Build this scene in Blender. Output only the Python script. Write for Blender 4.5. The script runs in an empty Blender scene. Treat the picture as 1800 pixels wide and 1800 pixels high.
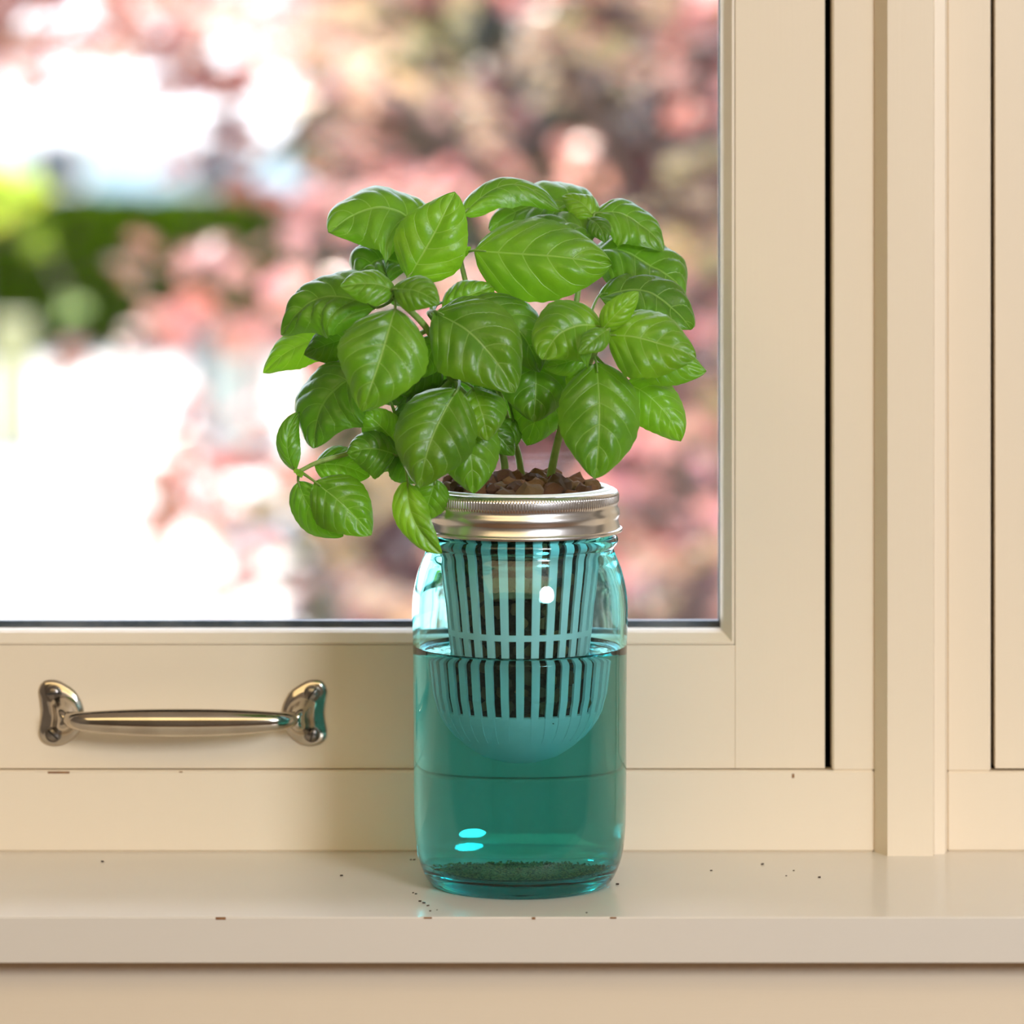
import bpy, math, random
from mathutils import Vector, Matrix, noise
R = random.Random(7)
scene = bpy.context.scene
COL = scene.collection
PI = math.pi
# ---------------------------------------------------------------- camera, sky, sun, lamps, exposure
F, HOR, D0, CZ = 7500.0, 100.0, 1.953, 0.378      # focal length in px, horizon row, distance to the jar axis, eye height over the sill
CX = -14.0 * D0 / F
cam_d = bpy.data.cameras.new('camera')
cam = bpy.data.objects.new('camera', cam_d); COL.objects.link(cam)
cam.location = (CX, -D0, CZ); cam.rotation_euler = (PI / 2, 0, 0)
cam_d.sensor_width = 36; cam_d.lens = 36 * F / 1800
cam_d.shift_y = -(900 - HOR) / 1800
cam_d.clip_start = 0.05; cam_d.clip_end = 500
cam_d.dof.use_dof = True; cam_d.dof.focus_distance = D0 - 0.015; cam_d.dof.aperture_fstop = 6.6
scene.camera = cam

world = bpy.data.worlds.new('sky'); scene.world = world; world.use_nodes = True
wn = world.node_tree.nodes; wl = world.node_tree.links
sky = wn.new('ShaderNodeTexSky'); sky.sky_type = 'NISHITA'; sky.sun_disc = False
sky.sun_elevation = math.radians(56); sky.sun_rotation = math.radians(-25); sky.air_density = 1.0; sky.dust_density = 2.5
wn['Background'].inputs['Strength'].default_value = 0.95
wl.new(sky.outputs[0], wn['Background'].inputs['Color'])

def lamp(name, kind, loc, energy, col, target=None, **kw):
    d = bpy.data.lights.new(name, kind); d.energy = energy; d.color = col
    for k, v in kw.items(): setattr(d, k, v)
    o = bpy.data.objects.new(name, d); COL.objects.link(o); o.location = loc
    if target is not None:
        o.rotation_euler = (Vector(target) - Vector(loc)).to_track_quat('-Z', 'Y').to_euler()
    return o
lamp('sun', 'SUN', (-8, 20, 30), 7.8, (1.0, 0.93, 0.82), (-8 + 0.25 * 30, 20 - 0.50 * 30, 30 - 0.83 * 30), angle=math.radians(0.6))
lamp('key_window', 'AREA', (1.36, -2.38, 0.93), 49, (0.82, 0.87, 0.96), (0, 0, 0.12), shape='ELLIPSE', size=0.80, size_y=0.60)
lamp('room_fill', 'AREA', (-0.1, -1.75, 1.46), 46, (1.0, 0.76, 0.38), (-0.05, -1.2, 0.0), shape='RECTANGLE', size=3.2, size_y=2.2)

scene.view_settings.view_transform = 'Standard'; scene.view_settings.look = 'None'
scene.view_settings.gamma = 1.0; scene.view_settings.use_curve_mapping = False
scene.view_settings.exposure = 0.0
cy = scene.cycles
cy.max_bounces = 24; cy.transmission_bounces = 24; cy.transparent_max_bounces = 24; cy.glossy_bounces = 8; cy.diffuse_bounces = 5
cy.caustics_refractive = True; cy.caustics_reflective = True; cy.blur_glossy = 0.6
cy.sample_clamp_indirect = 0.0
cy.use_denoising = True; cy.use_adaptive_sampling = False

def W(px, py, d):
    """point seen at photo pixel px,py at distance d along the view axis"""
    return Vector((CX + (px - 900) * d / F, d - D0, CZ - (py - HOR) * d / F))
def PY(px, py, y):
    return W(px, py, D0 + y)

# ---------------------------------------------------------------- node helpers
class NT:
    def __init__(s, name):
        s.m = bpy.data.materials.new(name); s.m.use_nodes = True
        s.n = s.m.node_tree.nodes; s.l = s.m.node_tree.links
        s.b = s.n['Principled BSDF']; s.out = s.n['Material Output']
    def new(s, t, **kw):
        n = s.n.new(t)
        for k, v in kw.items(): setattr(n, k, v)
        return n
    def put(s, sock, v):
        if hasattr(v, 'links') or isinstance(v, bpy.types.NodeSocket): s.l.new(v, sock)
        else: sock.default_value = v
    def math(s, op, a, b=0.0, c=None, clamp=False):
        n = s.new('ShaderNodeMath', operation=op, use_clamp=clamp)
        s.put(n.inputs[0], a); s.put(n.inputs[1], b)
        if c is not None: s.put(n.inputs[2], c)
        return n.outputs[0]
    def mix(s, f, a, b):
        n = s.new('ShaderNodeMix', data_type='RGBA')
        s.put(n.inputs[0], f)
        s.put(n.inputs[6], a if not isinstance(a, tuple) else (*a, 1)); s.put(n.inputs[7], b if not isinstance(b, tuple) else (*b, 1))
        return n.outputs[2]
    def smooth(s, v, a, b):
        n = s.new('ShaderNodeMapRange', interpolation_type='SMOOTHSTEP')
        s.put(n.inputs[0], v); n.inputs[1].default_value = a; n.inputs[2].default_value = b
        return n.outputs[0]
    def noise(s, scale, detail=3, stretch=None, coord='Object'):
        t = s.new('ShaderNodeTexCoord'); v = t.outputs[coord]
        if stretch:
            mp = s.new('ShaderNodeMapping'); mp.inputs['Scale'].default_value = stretch; s.l.new(v, mp.inputs[0]); v = mp.outputs[0]
        n = s.new('ShaderNodeTexNoise'); n.inputs['Scale'].default_value = scale; n.inputs['Detail'].default_value = detail
        s.l.new(v, n.inputs['Vector']); return n.outputs['Fac']
    def bump(s, h, strength, dist):
        n = s.new('ShaderNodeBump'); n.inputs['Strength'].default_value = strength; n.inputs['Distance'].default_value = dist
        s.l.new(h, n.inputs['Height']); s.l.new(n.outputs[0], s.b.inputs['Normal']); return n
    def set(s, **kw):
        for k, v in kw.items():
            k = k.replace('_', ' ')
            s.put(s.b.inputs[k], (*v, 1) if isinstance(v, tuple) and len(v) == 3 else v)
        return s

def mat_paint(name, col, col2, rough=0.35, grain=(1, 1, 12)):
    t = NT(name)
    n = t.noise(6, 4, grain); n2 = t.noise(2.5, 2)
    c = t.mix(t.math('MULTIPLY', n2, 0.9), col, col2)
    t.set(Base_Color=c, Roughness=rough)
    t.b.inputs['Specular IOR Level'].default_value = 0.45
    t.bump(t.noise(30, 3, grain), 0.035, 0.002)
    return t.m
def mat_plain(name, col, col2=None, rough=0.6, scale=20, bump=0.0, dist=0.002, **kw):
    t = NT(name)
    if col2: t.set(Base_Color=t.mix(t.smooth(t.noise(scale, 4), 0.35, 0.65), col, col2))
    else: t.set(Base_Color=col)
    t.set(Roughness=rough, **kw)
    if bump: t.bump(t.noise(scale * 2, 5), bump, dist)
    return t.m

M = {}
M['cream_v'] = mat_paint('cream_paint_vertical', (0.83, 0.715, 0.555), (0.82, 0.70, 0.535), 0.38, (14, 14, 0.7))
M['cream_h'] = mat_paint('cream_paint_horizontal', (0.83, 0.715, 0.555), (0.82, 0.70, 0.535), 0.38, (0.7, 14, 14))
M['cream_skylit'] = mat_paint('cream_paint_skylit', (0.75, 0.69, 0.605), (0.73, 0.67, 0.585), 0.46, (0.7, 10, 10))  # same cream as the casings, with skylight's grey-blue put into the colour
for k_, v_ in (('Coat Weight', 0.5), ('Coat Roughness', 0.14)): M['cream_skylit'].node_tree.nodes['Principled BSDF'].inputs[k_].default_value = v_
M['gap_shade'] = mat_plain('gap_shade', (0.006, 0.005, 0.005), rough=0.9)  # near-black stands in for the shade deep in the sash gaps
M['gasket'] = mat_plain('black_gasket', (0.03, 0.045, 0.06), (0.09, 0.10, 0.11), 0.5, 60)
M['room'] = mat_plain('room_wall_paint', (0.27, 0.25, 0.23), (0.25, 0.23, 0.21), 0.8, 3)
M['ceiling'] = mat_plain('ceiling_paint', (0.75, 0.70, 0.62), rough=0.9)
M['wood_floor'] = mat_plain('wood_floor', (0.16, 0.08, 0.04), (0.24, 0.13, 0.06), 0.4, 8)
t = NT('window_glass')
tr = t.new('ShaderNodeBsdfTransparent'); gl = t.new('ShaderNodeBsdfGlossy'); gl.inputs['Roughness'].default_value = 0.02
tr.inputs[0].default_value = (0.97, 0.985, 0.98, 1)
fr = t.new('ShaderNodeFresnel'); fr.inputs[0].default_value = 1.45
mx = t.new('ShaderNodeMixShader'); t.l.new(fr.outputs[0], mx.inputs[0]); t.l.new(tr.outputs[0], mx.inputs[1]); t.l.new(gl.outputs[0], mx.inputs[2])
t.l.new(mx.outputs[0], t.out.inputs[0]); M['pane'] = t.m

def absorb(t, col, dens):
    v = t.new('ShaderNodeVolumeAbsorption'); v.inputs['Color'].default_value = (*col, 1); v.inputs['Density'].default_value = dens
    t.l.new(v.outputs[0], t.out.inputs['Volume'])
t = NT('teal_glass'); t.set(Base_Color=(0.99, 1.0, 1.0), Roughness=0.0, IOR=1.5); t.b.inputs['Transmission Weight'].default_value = 1.0; absorb(t, (0.0, 0.925, 0.945), 142); M['jar'] = t.m
t = NT('clear_water'); t.set(Base_Color=(1.0, 1.0, 1.0), Roughness=0.0, IOR=1.333); t.b.inputs['Transmission Weight'].default_value = 1.0; absorb(t, (0.0, 0.975, 0.99), 15); M['water'] = t.m
M['tin'] = mat_plain('brushed_tinplate', (0.78, 0.75, 0.73), (0.74, 0.71, 0.69), 0.27, 60, Metallic=1.0)
M['nickel'] = mat_plain('worn_nickel', (0.60, 0.54, 0.46), (0.50, 0.44, 0.37), 0.13, 40, Metallic=1.0)
M['screw'] = mat_plain('tarnished_screw', (0.34, 0.31, 0.28), (0.24, 0.21, 0.19), 0.28, 90, Metallic=1.0)
M['slot'] = mat_plain('screw_slot', (0.03, 0.027, 0.025), rough=0.8)
M['plastic'] = mat_plain('white_cup_plastic', (0.93, 0.95, 0.95), rough=0.38, Subsurface_Weight=0.0)
t = NT('lava_stone')
oi = t.new('ShaderNodeObjectInfo')
rc = t.new('ShaderNodeValToRGB')
for i, (p, c) in enumerate([(0.0, (0.07, 0.035, 0.025)), (0.3, (0.34, 0.13, 0.05)), (0.55, (0.58, 0.26, 0.08)), (0.8, (0.50, 0.34, 0.15)), (1.0, (0.12, 0.085, 0.07))]):
    e = rc.color_ramp.elements[i] if i < 2 else rc.color_ramp.elements.new(p)
    e.position = p; e.color = (*c, 1)
t.l.new(oi.outputs['Random'], rc.inputs[0])
n = t.noise(500, 5)
t.set(Base_Color=t.mix(t.smooth(n, 0.35, 0.7), rc.outputs[0], (0.30, 0.13, 0.05)), Roughness=0.85); t.bump(t.noise(900, 5), 0.9, 0.0012); M['stone'] = t.m
M['soil'] = mat_plain('dark_soil', (0.02, 0.012, 0.009), (0.05, 0.028, 0.018), 0.95, 300, 0.8)
M['sediment'] = mat_plain('olive_sediment', (0.10, 0.11, 0.03), (0.50, 0.46, 0.16), 0.95, 900, 0.9, 0.002)
M['chip'] = mat_plain('bare_wood_chip', (0.30, 0.15, 0.06), (0.2, 0.09, 0.04), 0.8, 300)
M['debris'] = mat_plain('debris', (0.05, 0.03, 0.02), rough=0.9)

def mat_leaf():
    t = NT('basil_leaf')
    uv = t.new('ShaderNodeUVMap'); sp = t.new('ShaderNodeSeparateXYZ'); t.l.new(uv.outputs[0], sp.inputs[0])
    u = sp.outputs[0]
    av = t.math('ABSOLUTE', t.math('MULTIPLY_ADD', sp.outputs[1], 2.0, -1.0))
    s = t.math('MULTIPLY', t.math('SUBTRACT', u, t.math('ADD', t.math('MULTIPLY', av, 0.17), t.math('MULTIPLY', t.math('MULTIPLY', av, av), 0.17))), 5.5)
    fr = t.math('ABSOLUTE', t.math('SUBTRACT', t.math('FRACT', t.math('ADD', s, 10.0)), 0.5))
    side = t.math('MULTIPLY', t.smooth(fr, 0.455, 0.487), t.smooth(av, 1.0, 0.70))
    mid = t.smooth(av, 0.034, 0.012)
    vein = t.math('MAXIMUM', t.math('MULTIPLY', side, 0.75), t.math('MULTIPLY', mid, 0.9))
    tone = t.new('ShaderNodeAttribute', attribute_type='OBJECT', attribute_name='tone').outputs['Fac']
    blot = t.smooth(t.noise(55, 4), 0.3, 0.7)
    dark = t.mix(blot, (0.020, 0.085, 0.006), (0.040, 0.135, 0.006))  # darker and patchier than leaf age alone, shading put into the tone
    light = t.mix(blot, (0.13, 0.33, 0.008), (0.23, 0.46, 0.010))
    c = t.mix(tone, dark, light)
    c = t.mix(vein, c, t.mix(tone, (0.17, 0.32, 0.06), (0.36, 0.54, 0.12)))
    t.set(Base_Color=c, Roughness=0.38); t.b.inputs['Specular IOR Level'].default_value = 0.72; t.set(Sheen_Weight=0.22, Sheen_Roughness=0.35)
    t.bump(t.math('MULTIPLY_ADD', vein, -1.8, t.noise(420, 3)), 0.40, 0.0006)
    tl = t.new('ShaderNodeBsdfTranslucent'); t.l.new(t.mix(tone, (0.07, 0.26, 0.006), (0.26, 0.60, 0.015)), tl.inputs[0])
    mx = t.new('ShaderNodeMixShader'); mx.inputs[0].default_value = 0.30
    t.l.new(t.b.outputs[0], mx.inputs[1]); t.l.new(tl.outputs[0], mx.inputs[2]); t.l.new(mx.outputs[0], t.out.inputs[0])
    return t.m
M['leaf'] = mat_leaf()
M['stem'] = mat_plain('basil_stem', (0.20, 0.34, 0.06), (0.28, 0.40, 0.10), 0.5, 200)

def mat_foliage(name, trans=0.3, rough=0.32, spec=0.5):
    t = NT(name)
    a = t.new('ShaderNodeAttribute', attribute_name='Col').outputs['Color']
    t.set(Base_Color=a, Roughness=rough); t.b.inputs['Specular IOR Level'].default_value = spec
    tl = t.new('ShaderNodeBsdfTranslucent'); t.l.new(a, tl.inputs[0])
    mx = t.new('ShaderNodeMixShader'); mx.inputs[0].default_value = trans
    t.l.new(t.b.outputs[0], mx.inputs[1]); t.l.new(tl.outputs[0], mx.inputs[2]); t.l.new(mx.outputs[0], t.out.inputs[0])
    return t.m
M['foliage'] = mat_foliage('maple_foliage', 0.5, 0.24, 0.42); M['matt_foliage'] = mat_foliage('hedge_foliage', 0.3, 0.7, 0.0)
M['bark'] = mat_plain('bark', (0.07, 0.045, 0.035), (0.13, 0.09, 0.07), 0.9, 12, 0.5, 0.01)
M['concrete'] = mat_plain('pale_concrete', (0.72, 0.66, 0.58), (0.66, 0.59, 0.51), 0.85, 1.2)
M['earth'] = mat_plain('garden_earth', (0.11, 0.075, 0.05), (0.17, 0.11, 0.07), 0.95, 4)
M['white_wall'] = mat_plain('white_siding', (0.86, 0.80, 0.72), (0.83, 0.77, 0.69), 0.7, 2)
M['shade_blue_wall'] = mat_plain('shade_blue_siding', (0.62, 0.74, 0.77), (0.57, 0.70, 0.74), 0.7, 2)  # pale blue is the wall's skylit shade, put into its colour
M['roof'] = mat_plain('grey_roof', (0.25, 0.22, 0.22), (0.3, 0.27, 0.26), 0.8, 3)
M['house_glass'] = mat_plain('dark_house_glass', (0.05, 0.07, 0.09), rough=0.1)
M['grey_green'] = mat_plain('grey_green_paint', (0.33, 0.37, 0.30), rough=0.5)
M['olive'] = mat_plain('olive_paint', (0.36, 0.34, 0.15), rough=0.6)
M['dark_grey'] = mat_plain('dark_grey_paint', (0.05, 0.055, 0.065), rough=0.5)
M['kerb'] = mat_plain('grey_kerb', (0.30, 0.28, 0.30), (0.25, 0.23, 0.25), 0.9, 5)
M['pale_stone'] = mat_plain('pale_stone', (0.55, 0.53, 0.43), (0.47, 0.45, 0.37), 0.8, 8)

# ---------------------------------------------------------------- object helpers
def tag(o, label=None, cat=None, group=None, kind=None):
    if label: o['label'] = label
    if cat: o['category'] = cat
    if group: o['group'] = group
    if kind: o['kind'] = kind
    return o
def empty(name, loc=(0, 0, 0), parent=None, **kw):
    o = bpy.data.objects.new(name, None); COL.objects.link(o); o.location = loc; o.empty_display_size = 0.02
    if parent: o.parent = parent
    return tag(o, **kw)
class MB:
    def __init__(s): s.v = []; s.f = []; s.c = []
    def add(s, vs, fs, col=None):
        o = len(s.v); s.v += [tuple(p) for p in vs]; s.f += [tuple(i + o for i in f) for f in fs]
        if col is not None: s.c += [col] * len(vs)
    def box(s, a, b, bev=0.0):
        x0, y0, z0 = a; x1, y1, z1 = b
        if bev <= 0:
            s.add([(x, y, z) for x in (x0, x1) for y in (y0, y1) for z in (z0, z1)],
                  [(0, 1, 3, 2), (4, 6, 7, 5), (0, 4, 5, 1), (2, 3, 7, 6), (0, 2, 6, 4), (1, 5, 7, 3)]); return
        c = Vector(((x0 + x1) / 2, (y0 + y1) / 2, (z0 + z1) / 2)); h = Vector(((x1 - x0) / 2, (y1 - y0) / 2, (z1 - z0) / 2))
        vs = []; idx = {}
        for sx in (-1, 1):
            for sy in (-1, 1):
                for sz in (-1, 1):
                    for ax in range(3):
                        p = [sx * (h.x - bev), sy * (h.y - bev), sz * (h.z - bev)]
                        p[ax] = (sx, sy, sz)[ax] * h[ax]
                        idx[(sx, sy, sz, ax)] = len(vs); vs.append((c.x + p[0], c.y + p[1], c.z + p[2]))
        fs = []
        for ax in range(3):
            o1, o2 = [i for i in range(3) if i != ax]
            for sg in (-1, 1):
                q = []
                for (p1, p2) in ((-1, -1), (1, -1), (1, 1), (-1, 1)):
                    k = [0, 0, 0]; k[ax] = sg; k[o1] = p1; k[o2] = p2; q.append(idx[(*k, ax)])
                if (sg > 0) == (ax == 1): q.reverse()
                fs.append(q)
            for a1 in (-1, 1):
                for a2 in (-1, 1):
                    k0 = [0, 0, 0]; k0[o1] = a1; k0[o2] = a2; k1 = list(k0); k0[ax] = -1; k1[ax] = 1
                    fs.append([idx[(*k0, o1)], idx[(*k1, o1)], idx[(*k1, o2)], idx[(*k0, o2)]])
        for sx in (-1, 1):
            for sy in (-1, 1):
                for sz in (-1, 1): fs.append([idx[(sx, sy, sz, i)] for i in range(3)])
        s.add(vs, fs)
    def lathe(s, prof, n=96, mod=None, cap0=False, cap1=False, closed=False):
        vs = []
        for k, (r, z) in enumerate(prof):
            for i in range(n):
                a = 2 * PI * i / n; rr = r + (mod(k, i) if mod else 0)
                vs.append((rr * math.cos(a), rr * math.sin(a), z))
        fs = []
        m = len(prof)
        for k in range(m if closed else m - 1):
            k2 = (k + 1) % m
            for i in range(n):
                j = (i + 1) % n; fs.append((k * n + i, k * n + j, k2 * n + j, k2 * n + i))
        if cap0: fs.append(tuple(range(n))[::-1])
        if cap1: fs.append(tuple((m - 1) * n + i for i in range(n)))
        s.add(vs, fs)
    def tube(s, pts, rad, n=10, cap=True, col=None, up=None):
        pts = [Vector(p) for p in pts]
        vs = []; fs = []
        ref = Vector(up) if up else Vector((0.3, -0.8, 0.5))
        for k, p in enumerate(pts):
            T = (pts[min(k + 1, len(pts) - 1)] - pts[max(k - 1, 0)]).normalized()
            A = T.cross(ref)
            if A.length < 1e-4: A = T.orthogonal()
            A.normalize(); B = A.cross(T)
            r = rad[k] if isinstance(rad, (list, tuple)) else rad
            ra, rb = r if isinstance(r, (list, tuple)) else (r, r)
            for i in range(n):
                a = 2 * PI * i / n; vs.append(p + A * (ra * math.cos(a)) + B * (rb * math.sin(a)))
        for k in range(len(pts) - 1):
            for i in range(n):
                j = (i + 1) % n; fs.append((k * n + i, k * n + j, (k + 1) * n + j, (k + 1) * n + i))
        if cap:
            fs.append(tuple(range(n))[::-1]); fs.append(tuple((len(pts) - 1) * n + i for i in range(n)))
        s.add(vs, fs, col)
    def build(s, name, mat, parent=None, smooth=False, fix=True, **kw):
        me = bpy.data.meshes.new(name); me.from_pydata(s.v, [], s.f); me.update()
        if fix:
            import bmesh
            bm = bmesh.new(); bm.from_mesh(me); bmesh.ops.recalc_face_normals(bm, faces=bm.faces); bm.to_mesh(me); bm.free()
        if s.c and len(s.c) == len(s.v):
            at = me.color_attributes.new('Col', 'FLOAT_COLOR', 'POINT')
            at.data.foreach_set('color', [x for c in s.c for x in (*c, 1.0)])
        me.materials.append(mat)
        if smooth: me.polygons.foreach_set('use_smooth', [True] * len(me.polygons))
        o = bpy.data.objects.new(name, me); COL.objects.link(o)
        if parent: o.parent = parent
        return tag(o, **kw)
def smooth_by_angle(o, deg=35):
    o.data.set_sharp_from_angle(angle=math.radians(deg))
def boxobj(name, a, b, mat, parent=None, bev=0.0, **kw):
    m = MB(); m.box(a, b, bev); return m.build(name, mat, parent, **kw)
def catmull(pts, n=8):
    P = [Vector(p) for p in pts]; P = [P[0] * 2 - P[1]] + P + [P[-1] * 2 - P[-2]]; out = []
    for i in range(1, len(P) - 2):
        for k in range(n):
            t_ = k / n; a, b, c, d = P[i - 1], P[i], P[i + 1], P[i + 2]
            out.append(0.5 * ((2 * b) + (c - a) * t_ + (2 * a - 5 * b + 4 * c - d) * t_ ** 2 + (3 * b - a - 3 * c + d) * t_ ** 3))
    out.append(P[-2]); return out
def cat2(prof, n=5):
    return [(max(p.x, 0.0), p.y) for p in catmull([Vector((a, b, 0)) for a, b in prof], n)]

# ================================================================ THE ROOM
YC, YS = 0.076, 0.080          # casing face, sash face
dC, dS = D0 + YC, D0 + YS
def XC(px, d=dC): return CX + (px - 900) * d / F
def ZC(py, d=dC): return CZ - (py - HOR) * d / F
XL, XR, YB, ZT, ZF = -1.9, 2.0, -3.2, 1.5, -1.05
boxobj('floor', (XL, YB, ZF - 0.05), (XR, 0.14, ZF), M['wood_floor'], kind='structure', label='dark wooden floor of the room', cat='floor')
boxobj('ceiling', (XL, YB, ZT), (XR, 0.30, ZT + 0.1), M['ceiling'], kind='structure', label='off-white ceiling of the room', cat='ceiling')
boxobj('wall_left', (XL - 0.1, YB, ZF), (XL, 0.14, ZT), M['room'], kind='structure', label='tan side wall left of the window', cat='wall')
boxobj('wall_right', (XR, YB, ZF), (XR + 0.1, 0.14, ZT), M['room'], kind='structure', label='tan side wall right of the window', cat='wall')
boxobj('wall_front', (XL, YB - 0.1, ZF), (XR, YB, ZT), M['room'], kind='structure', label='tan wall across the room facing the window', cat='wall')
# window wall: a band under the sill, sides and head
w1l, w1r, w2l, w2r, wtop = -0.70, XC(1463), XC(1742), 0.96, 0.95
m = MB()
m.box((XL, -0.058, ZF), (XR, 0.16, -0.0205)); m.box((XL, 0.086, -0.0205), (XR, 0.16, 0.03))
m.box((XL, 0.086, 0.03), (w1l - 0.0, 0.16, ZT)); m.box((w2r, 0.086, 0.03), (XR, 0.16, ZT)); m.box((w1l, 0.086, wtop), (w2r, 0.16, ZT))
m.box((w1r + 0.006, 0.09, 0.03), (w2l - 0.003, 0.16, wtop))
m.build('wall_back', M['cream_h'], kind='structure', label='cream painted wall panel under the window sill', cat='wall')
boxobj('sunshield', (-1.6, 0.16, 1.08), (1.8, 1.05, 1.20), M['white_wall'], kind='structure', label='white eave added unseen over the window to block sun', cat='sunshield')  # added out of view to keep direct sun off window and sill
# the sill board
m = MB(); m.box((XL, -0.078, -0.0205), (XR, 0.086, 0.0), 0.0007)
m.build('trim_1', M['cream_skylit'], kind='structure', label='cream painted window sill board under the teal jar', cat='window sill')
# casings
def casing(name, a, b, mat, label, bev=0.0009): return boxobj(name, a, b, M[mat], bev=bev, kind='structure', label=label, cat='trim')
zc = ZC(1355)
xe = XC(1537)
casing('trim_2', (w1l - 0.08, YC, 0.0), (xe, 0.0875, zc), 'cream_h', 'cream bottom casing rail under the window with the handle')
casing('trim_3', (XC(1463), YC, zc), (xe, 0.0895, wtop + 0.06), 'cream_v', 'cream upright casing between the wide black gap and the post')
casing('trim_4', (w1l - 0.08, YC, zc), (w1l, 0.0895, wtop + 0.06), 'cream_v', 'cream upright casing at the far left of the handled window')
casing('trim_5', (w1l, YC, wtop), (w1r, 0.0895, wtop + 0.06), 'cream_h', 'cream head casing above the handled window')
xp = XC(1665)
casing('trim_6', (xp, YC + 0.001, 0.0), (w2r + 0.08, 0.0875, ZC(1357)), 'cream_h', 'cream bottom casing rail right of the post')
casing('trim_7', (xp, YC + 0.001, ZC(1357)), (XC(1742), 0.0895, wtop + 0.06), 'cream_v', 'cream upright casing between the post and the narrow black gap')
casing('trim_8', (w2r, YC, ZC(1357)), (w2r + 0.08, 0.0895, wtop + 0.06), 'cream_v', 'cream upright casing at the far right of the second window')
casing('trim_9', (XC(1742), YC, wtop), (w2r, 0.0895, wtop + 0.06), 'cream_h', 'cream head casing above the second window')
# post between the windows: splayed left face, flat front, small step on the right
dP = dC - 0.011
prof = [(xe, 0.0895), (xe, YC), (XC(1560, dP), YC - 0.011), (XC(1640, dP), YC - 0.011), (XC(1643, dP + 0.004), YC - 0.0065), (XC(1661, dC - 0.005), YC - 0.0055), (xp, YC), (xp, 0.0895)]
m = MB(); n_ = len(prof)
m.add([(x, y, z) for z in (0.0, wtop + 0.06) for x, y in prof], [(i, (i + 1) % n_, n_ + (i + 1) % n_, n_ + i) for i in range(n_)] + [tuple(range(n_))[::-1], tuple(range(n_, 2 * n_))])
m.build('trim_10', M['cream_v'], kind='structure', label='cream post with splayed left face between the two windows', cat='trim')

def window(name, x0, x1, z0, z1, label, glass_z0, glass_x1, gap_side):
    """sash: x0..x1 outer, glass opening inset"""
    w = empty(name, ((x0 + x1) / 2, YS, z0), kind='structure', label=label, cat='window')
    ox, oy, oz = w.location
    def bx(nm, a, b, mat, bev=0.00025, **kw):
        o = boxobj(nm, (a[0] - ox, a[1] - oy, a[2] - oz), (b[0] - ox, b[1] - oy, b[2] - oz), M[mat], w, bev, **kw); return o
    gx1 = glass_x1; gx0 = x0 + (x1 - gx1) if gap_side == 'r' else None
    if gap_side == 'l': gx1 = x1 - (glass_x1); gx0 = x0 + glass_x1
    gz0, gz1 = glass_z0, z1 - 0.045
    th = YS + 0.036
    bx('stile', (gx1, YS, z0), (x1, th, z1), 'cream_v'); bx('stile', (x0, YS, z0), (gx0, th, z1), 'cream_v')
    bx('bottom_rail', (gx0 + 0.00005, YS + 0.0001, z0), (gx1 - 0.00005, th, gz0), 'cream_h')
    bx('top_rail', (gx0 + 0.0002, YS + 0.0002, gz1), (gx1 - 0.0002, th, z1), 'cream_h')
    # glazing beads: sloped front then a flat ledge running back to the pane
    def bead(p0, p1, inward):
        p0 = Vector(p0); p1 = Vector(p1); inw = Vector(inward); T = (p1 - p0).normalized()
        sec = [(0.0002, 0.0012), (0.0003, 0.0004), (0.0014, 0.0002), (0.0052, 0.0055), (0.0062, 0.0085), (0.0062, 0.017), (-0.001, 0.017)]
        vs = []
        for P, sg in ((p0, 1), (p1, -1)):
            for a, b in sec: vs.append(P + inw * a + Vector((0, b, 0)) + T * (sg * max(a, 0)) - Vector((ox, oy, oz)))
        k = len(sec)
        mm = MB(); mm.add(vs, [(i, (i + 1) % k, k + (i + 1) % k, k + i) for i in range(k)] + [tuple(range(k)), tuple(range(k, 2 * k))[::-1]])
        mm.build('glazing_bead', M['cream_h' if abs(T.x) > 0.5 else 'cream_v'], w)
    bead((gx0, YS, gz0), (gx1, YS, gz0), (0, 0, 1)); bead((gx0, YS, gz1), (gx1, YS, gz1), (0, 0, -1))
    bead((gx1, YS, gz0), (gx1, YS, gz1), (-1, 0, 0)); bead((gx0, YS, gz0), (gx0, YS, gz1), (1, 0, 0))
    bx('glass_pane', (gx0 + 0.002, YS + 0.0175, gz0 + 0.002), (gx1 - 0.002, YS + 0.0205, gz1 - 0.002), 'pane', 0.0)
    gk = MB()
    for a, b in (((gx0, YS + 0.0212, gz0), (gx1, YS + 0.027, gz0 + 0.0088)), ((gx1 - 0.0068, YS + 0.0212, gz0), (gx1, YS + 0.027, gz1))):
        gk.box((a[0] - ox, a[1] - oy, a[2] - oz), (b[0] - ox, b[1] - oy, b[2] - oz))
    gk.build('glazing_gasket', M['gasket'], w)
    # rebate stop behind the sash closes the gaps to the outside
    st = MB()
    for a, b in (((x0 - 0.03, th + 0.001, z0 - 0.008), (x1 + 0.03, th + 0.012, z0 + 0.01)), ((x1 - 0.01, th + 0.001, z0), (x1 + 0.03, th + 0.012, z1)),
                 ((x0 - 0.03, th + 0.001, z0), (x0 + 0.01, th + 0.012, z1)), ((x0 - 0.03, th + 0.001, z1 - 0.01), (x1 + 0.03, th + 0.012, z1 + 0.02))):
        st.box((a[0] - ox, a[1] - oy, a[2] - oz), (b[0] - ox, b[1] - oy, b[2] - oz))
    st.build('rebate_stop', M['gap_shade'], w, label='stop behind the sash, black for gap shade')
    return w
z1b = ZC(1351, dS)
win1 = window('window_1', w1l + 0.003, XC(1450, dS), z1b, wtop - 0.003, 'large cream framed window behind the basil with metal pull handle', ZC(1134, dS), XC(1292, dS), 'r')
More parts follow.
